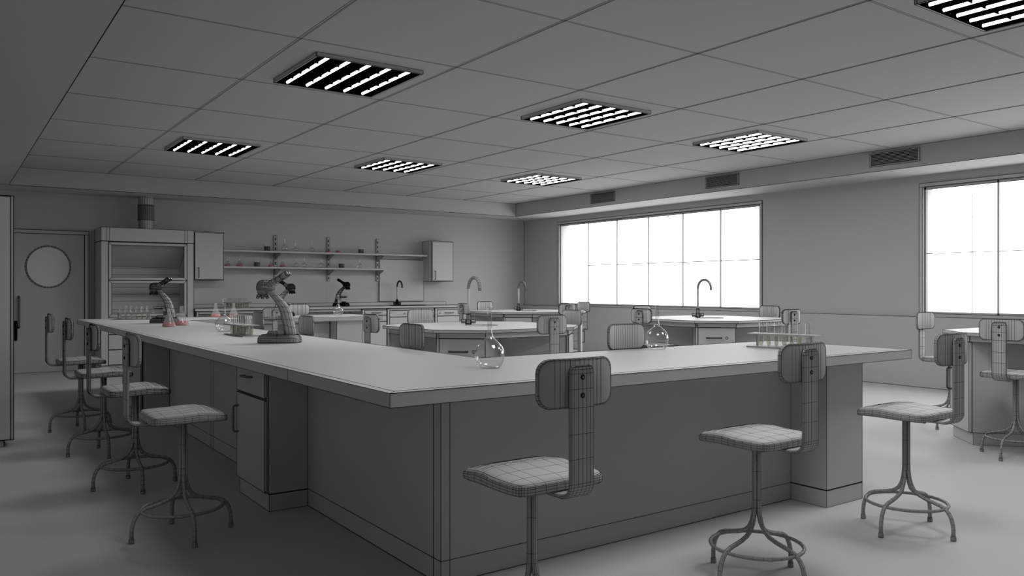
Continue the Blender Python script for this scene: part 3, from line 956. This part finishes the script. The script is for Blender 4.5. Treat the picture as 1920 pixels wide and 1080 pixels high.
# ================================================================== MICROSCOPES
def microscope(lw, loc, rz, lab):
    t = thing('microscope', lab, 'microscope', loc, rz, 'microscopes')
    # base
    b = MB()
    loops = [(.96, 0), (1.0, .006), (1.0, .022), (.985, .034), (.94, .045), (.86, .053), (.70, .058)]
    out = rrect(.144, .078, .05, 7)
    # resample straight sides
    den = []
    for i in range(len(out)):
        p, q = out[i], out[(i + 1) % len(out)]
        L_ = math.hypot(q[0] - p[0], q[1] - p[1]); k = max(1, int(L_ / .0085))
        den += [(p[0] + (q[0] - p[0]) * j / k, p[1] + (q[1] - p[1]) * j / k) for j in range(k)]
    n = len(den)
    vs = []
    for s_, z in loops:
        ins = (1 - s_) * .12
        vs += [(x - math.copysign(min(abs(x), ins), x), y - math.copysign(min(abs(y), ins), y), z) for x, y in den]
    fs = [(l * n + i, l * n + (i + 1) % n, (l + 1) * n + (i + 1) % n, (l + 1) * n + i) for l in range(len(loops) - 1) for i in range(n)]
    fs += [tuple(range(n - 1, -1, -1)), tuple((len(loops) - 1) * n + i for i in range(n))]
    b.add(vs, fs, 'metal', True, 'all')
    # cross lines over the flat top
    for k in range(12):
        x = -.115 + k * .021
        b.line((x, -.055, .0585), (x + .012, .055, .0585))
    b.build('base', t, lw)
    b = MB(); b.lathe([(.040, .057), (.038, .066), (.030, .080)], 16, 'metal', cap1=True, T=Matrix.Translation((-.048, 0, 0))); b.build('illuminator', t, lw * 1.2)
    # arm
    outer = [(.116, .055), (.108, .105), (.096, .157), (.082, .21), (.066, .248), (.030, .292), (-.012, .330), (-.052, .362), (-.075, .376)]
    inner = [(.044, .055), (.029, .128), (.017, .169), (.003, .222), (-.010, .252), (-.034, .290), (-.062, .325), (-.088, .352), (-.104, .366)]
    vs = []; fs = []
    sec = []
    for k, ((xo, zo), (xi, zi)) in enumerate(zip(outer, inner)):
        wd = .046 - .018 * k / 8
        cx, cz = (xo + xi) / 2, (zo + zi) / 2
        dx, dz = (xo - xi) / 2, (zo - zi) / 2
        for j in range(12):
            a = 2 * PI * j / 12
            ca, sa = math.cos(a), math.sin(a)
            ca = math.copysign(abs(ca) ** .7, ca); sa = math.copysign(abs(sa) ** .7, sa)
            vs.append((cx + dx * ca, wd * sa, cz + dz * ca))
    for k in range(8):
        for j in range(12):
            l = (j + 1) % 12
            fs.append((k * 12 + j, k * 12 + l, (k + 1) * 12 + l, (k + 1) * 12 + j))
    fs += [tuple(range(11, -1, -1)), tuple(8 * 12 + i for i in range(12))]
    b = MB(); b.add(vs, fs, 'seat', True, 'all'); b.build('arm', t, lw)
    # stage and its carrier
    b = MB(); b.box(-.093, -.004, -.065, .065, .162, .178, 'seat'); b.box(-.085, -.03, -.05, .05, .156, .162, 'metal'); b.build('stage', t, lw)
    b = MB(); b.box(-.004, .018, -.022, .022, .160, .184, 'metal')
    b.box(-.010, .035, -.020, .020, .058, .160, 'seat', wires=None)
    for k in range(6): b.line((-.004, -.0205, .088 + k * .0075), (.03, -.0205, .088 + k * .0075))
    b.build('stage_carrier', t, lw)
    for sg in (1,):
        b = MB(); b.tube([(.075, sg * .036, .10), (.075, sg * .062, .10)], .022, 14, 'metal'); b.tube([(.075, sg * .062, .10), (.075, sg * .074, .10)], .012, 12, 'metal')
        b.build('focus_knob', t, lw)
    # head
    vs = []; fs = []
    n = 36
    loops = [(.97, .366), (1.0, .371), (1.0, .379), (1.0, .387), (.985, .396), (.96, .404), (.92, .411), (.85, .418), (.76, .424), (.64, .429), (.48, .433), (.25, .436)]
    for s_, z in loops:
        for i in range(n):
            a = 2 * PI * i / n
            x = -.103 + .058 * math.cos(a) * s_ * (1.0 if math.cos(a) < 0 else 1.15)
            y = .052 * math.sin(a) * s_
            vs.append((x, y, z))
    for l in range(len(loops) - 1):
        for i in range(n): fs.append((l * n + i, l * n + (i + 1) % n, (l + 1) * n + (i + 1) % n, (l + 1) * n + i))
    fs += [tuple(range(n - 1, -1, -1)), tuple((len(loops) - 1) * n + i for i in range(n))]
    b = MB(); b.add(vs, fs, 'metal', True, 'all')
    b.build('head', t, lw)
    b = MB(); b.lathe([(.036, .367), (.035, .350), (.030, .340), (.022, .336)], 18, 'metal', cap1=True, T=Matrix.Translation((-.120, 0, 0))); nz = b.build('nosepiece', t, lw)
    for a in (20, 110, 200, 290):
        a = math.radians(a)
        p = Vector((-.120 + .016 * math.cos(a), .016 * math.sin(a), .342)); q = Vector((-.120 + .036 * math.cos(a), .036 * math.sin(a), .308))
        m_ = p.lerp(q, .6)
        b = MB(); b.tube([p, m_], .0115, 10, 'metal'); b.tube([m_, q], [.0115, .008], 10, 'metal'); b.build('objective', nz, lw * 1.2)
    # binocular tubes
    ax = Vector((math.cos(math.radians(33.5)), 0, math.sin(math.radians(33.5))))
    st = Vector((-.066, 0, .402))
    b = MB()
    u = ax; v = Vector((0, 1, 0)); w_ = u.cross(v)
    T = Matrix(((u.x, v.x, w_.x, st.x), (u.y, v.y, w_.y, st.y), (u.z, v.z, w_.z, st.z), (0, 0, 0, 1)))
    vs = []
    sec = rrect(.046, .021, .015, 3)
    for d_, s_ in ((-.012, .8), (-.005, 1), (.012, 1), (.030, 1), (.048, 1), (.052, .9)):
        vs += [(d_, y * s_, z * s_) for y, z in sec]
    n = len(sec)
    fs = [(l * n + i, l * n + (i + 1) % n, (l + 1) * n + (i + 1) % n, (l + 1) * n + i) for l in range(5) for i in range(n)] + [tuple(range(n)), tuple(5 * n + i for i in range(n))]
    b.add(vs, fs, 'metal', True, 'all', T=T); hd = b.build('eyepiece_housing', t, lw)
    for sg in (-1, 1):
        b = MB()
        P = lambda d_: st + ax * d_ + Vector((0, sg * .026, .0))
        b.tube([P(.045), P(.095)], .0165, 20, 'metal'); b.tube([P(.095), P(.138)], .0185, 20, 'metal'); b.tube([P(.138), P(.152)], [.0185, .015], 20, 'metal')
        b.build('eyepiece', t, lw)
    return t
MR = -.615
microscope(.0022, (1.905, 5.49, ZT), MR, 'large grey microscope on the left bench arm, nearest the camera')
microscope(.0045, (1.955, 9.30, ZT), MR, 'microscope at the far end of the left bench arm, behind two red flasks')
microscope(.0065, (3.71, 10.56, ZT), MR + PI, 'microscope on the far bench arm, only its head showing behind the big microscope')
microscope(.0095, (5.87, 13.66, CZ), MR + PI, 'dark looking microscope on the rear worktop, left of the rear tap')

# ================================================================== GLASSWARE
def shell(b, pr_, th, n=32, m='glass', bottom=.003):
    """closed thick-walled glass body of revolution: outer profile up, inner profile back down"""
    inner = [(max(.0004, r - th), max(z, pr_[0][1] + bottom)) for r, z in pr_[1:]]
    prof = [(.0002, pr_[0][1])] + pr_ + [(inner[-1][0], pr_[-1][1])] + inner[::-1][1:] + [(.0002, pr_[0][1] + bottom)]
    b.lathe(prof, n, m, cap0=True, cap1=True, wires=None)
def flask_mesh(name, parent=None, lw=0):
    pr_ = [(.044, .0), (.049, .002), (.060, .016), (.068, .038), (.0715, .060), (.070, .080), (.062, .100), (.049, .116), (.034, .130), (.022, .142), (.0145, .156), (.0112, .172), (.0105, .20), (.0105, .274), (.0108, .282), (.0145, .290)]
    b = MB(); shell(b, pr_, .0012)
    return b
def round_flask(loc, lab, scale=1, grp='round clear flasks', src=None):
    b = flask_mesh('round_flask')
    o = b.build('round_flask', wire=0, loc=loc, label=lab, category='flask', group=grp)
    o.scale = (scale,) * 3
    return o
round_flask((2.116, 3.176, ZT), 'clear round-bottomed long-neck flask nearest the camera, on the bench corner')
round_flask((3.607, 3.544, ZT), 'clear round long-neck flask on the near bench arm, in front of the window table')
round_flask((4.496, 10.562, ZT), 'clear round long-neck flask on the far bench arm, in front of the rear counter')
round_flask((1.986, 7.142, ZT), 'clear round long-neck flask on the left bench arm, beside the test tube rack')

def erlen(loc, lab, s=1.0, grp=None, body='haze', fill=.042, dark=False):
    t = thing('conical_flask', lab, 'flask', loc, 0, grp)
    H = .190
    b = MB(); pp = [(.066, 0), (.069, .003), (.0685, .010), (.060, .034), (.030, .108), (.0205, .128), (.0175, .138), (.0175, .184), (.0215, .190)]
    if body == 'glass': shell(b, pp, .0018, 24)
    else: b.lathe(pp, 28, body, cap0=True, wires=None)
    b.build('glass_body', t, 0)
    b = MB(); rf = .0685 - (.0685 - .030) * (fill - .010) / .098
    b.lathe([(.062, .0045), (.0655, .006), (.0655, .010), (rf - .0032, fill)], 28, 'red' if not dark else 'green', cap0=True, cap1=True, wires=None)
    b.build('liquid', t, 0)
    t.scale = (s, s, s)
    return t
g = 'conical flasks with red liquid on the bench'
erlen((1.805, 8.39, ZT), 'conical flask with red liquid on the left bench arm, left of its pair', .94, g)
erlen((1.974, 8.616, ZT), 'conical flask with red liquid on the left bench arm, right of its pair', 1.04, g)
erlen((2.897, 10.80, ZT), 'conical flask with red liquid on the far bench arm, left of the round flask', .98, g)
erlen((3.04, 10.50, ZT), 'conical flask with red liquid on the far bench arm, behind the test tube rack', .98, g)

def rack(loc, rz, n, rows, lab, L=.44, lw=.002, frame=False):
    t = thing('test_tube_rack', lab, 'test tube rack', loc, rz, 'test tube racks')
    W = .135
    b = MB(); b.box(-L / 2, L / 2, -W / 2, W / 2, 0, .008, 'metal'); b.build('base_plate', t, lw)
    b = MB(); b.box(-L / 2, L / 2, -W / 2, W / 2, .083, .090, 'metal'); b.build('top_plate', t, lw)
    for sg in (-1, 1):
        b = MB(); b.box(sg * (L / 2 - .045) - .004, sg * (L / 2 - .045) + .004, -.011, .011, .008, .083, 'metal'); b.build('end_support', t, lw)
    return t, W, L
def test_tube(parent_loc, rz, lx, ly, lab, grp, proto=[None]):
    c, s = math.cos(rz), math.sin(rz)
    p = (parent_loc[0] + lx * c - ly * s, parent_loc[1] + lx * s + ly * c, parent_loc[2] + .009)
    if proto[0] is None:
        t = thing('test_tube', lab, 'test tube', p, 0, grp)
        b = MB(); shell(b, [(.002, 0), (.008, .002), (.0115, .008), (.0135, .022), (.0135, .150), (.0152, .155)], .0014, 14, bottom=.002); b.build('glass_body', t, 0)
        b = MB(); b.lathe([(.002, .003), (.0065, .005), (.0105, .012), (.0118, .064)], 14, 'yellow', cap0=True, cap1=True, wires=None); b.build('liquid', t, 0)
        proto[0] = t
        return t
    return copy_tree(proto[0], loc=p, label=lab, group=grp)
RK = [((4.325, 3.145, ZT), math.atan2(-.43, .10), 7, 1, 'clear-topped test tube rack on the right end of the near bench arm', 'right', .0012),
      ((1.945, 6.50, ZT), math.radians(92), 7, 2, 'test tube rack on the left bench arm, just left of the big microscope', 'middle left', .0014),
      ((1.862, 10.50, ZT), math.radians(-24), 6, 1, 'test tube rack at the far left bench end, before the fume cupboard', 'far left', .002),
      ((4.03, 13.70, CZ), 0, 8, 2, 'small looking test tube rack on the rear worktop, left of the big microscope', 'rear worktop', .003)]
TL = {'right': 'test tube with pale yellow liquid in the rack on the right bench end',
      'middle left': 'test tube with pale yellow liquid in the rack beside the big microscope',
      'far left': 'test tube with pale yellow liquid in the rack at the far left bench end',
      'rear worktop': 'test tube with pale liquid in the rack on the rear worktop'}
for loc, rz, n, rows, lab, key, lw in RK:
    t, W, L = rack(loc, rz, n, rows, lab, lw=lw)
    for r_ in range(rows):
        for i in range(n):
            lx = -L / 2 + .07 + (L - .14) * i / (n - 1)
            ly = 0 if rows == 1 else (-.028 + .056 * r_)
            test_tube(loc, rz, lx, ly, TL[key], 'test tubes in the ' + key + ' rack')

# glassware on the wall shelves
ZA, ZB = 1.9135, 1.6365
def beaker(loc, lab):
    t = thing('beaker', lab, 'beaker', loc, 0, 'beakers on the wall shelves')
    b = MB(); b.lathe([(.052, 0), (.054, .004), (.054, .128), (.058, .132)], 24, 'clear', cap0=True, wires=None); b.build('glass_body', t, 0)
    b = MB(); b.lathe([(.0525, .003), (.0525, .078)], 24, 'green', cap0=True, cap1=True, wires=None); b.build('liquid', t, 0)
beaker((4.58, 13.84, ZA), 'glass beaker of dark liquid on the upper shelf, left of the first upright')
beaker((6.34, 13.84, ZA), 'glass beaker of dark liquid on the upper shelf, left of the right upright')
beaker((4.403, 13.84, ZB), 'glass beaker of dark liquid on the lower shelf, above the big microscope')
beaker((5.954, 13.84, ZB), 'glass beaker of dark liquid on the lower shelf, right of the middle upright')
g = 'conical flasks on the wall shelves'
erlen((5.691, 13.84, ZA), 'small conical flask with dark liquid on the upper shelf, before the middle upright', .72, g, 'glass', .035)
erlen((5.889, 13.84, ZA), 'small conical flask tinted red on the upper shelf, right of the middle upright', .76, g, 'glass', .05)
erlen((3.90, 13.84, ZB), 'small red conical flask on the lower shelf, right beside the left wall cabinet', .76, g, 'glass')
erlen((4.105, 13.84, ZB), 'small red conical flask on the lower shelf, second from the left wall cabinet', .80, g, 'glass')
erlen((4.646, 13.84, ZB), 'small red conical flask on the lower shelf, just left of the first upright', .74, g, 'glass')
erlen((4.851, 13.84, ZB), 'small red conical flask on the lower shelf, just right of the first upright', .76, g, 'glass')
g = 'clear flasks on the wall shelves'
round_flask((4.893, 13.84, ZA), 'clear long-neck flask on the upper shelf, largest, right of the first upright', .80, g)
round_flask((5.086, 13.84, ZA), 'small clear flask on the upper shelf, second right of the first upright', .60, g)
round_flask((5.386, 13.84, ZA), 'small clear flask on the upper shelf, left of the middle upright', .60, g)
round_flask((5.10, 13.84, ZB), 'small clear flask on the lower shelf, left one of the close pair', .60, g)
round_flask((5.242, 13.84, ZB), 'small clear flask on the lower shelf, right one of the close pair', .60, g)
round_flask((5.561, 13.84, ZB), 'small clear flask on the lower shelf, left of the middle upright', .60, g)
round_flask((6.311, 13.84, ZB), 'small clear flask on the lower shelf, rightmost', .64, g)
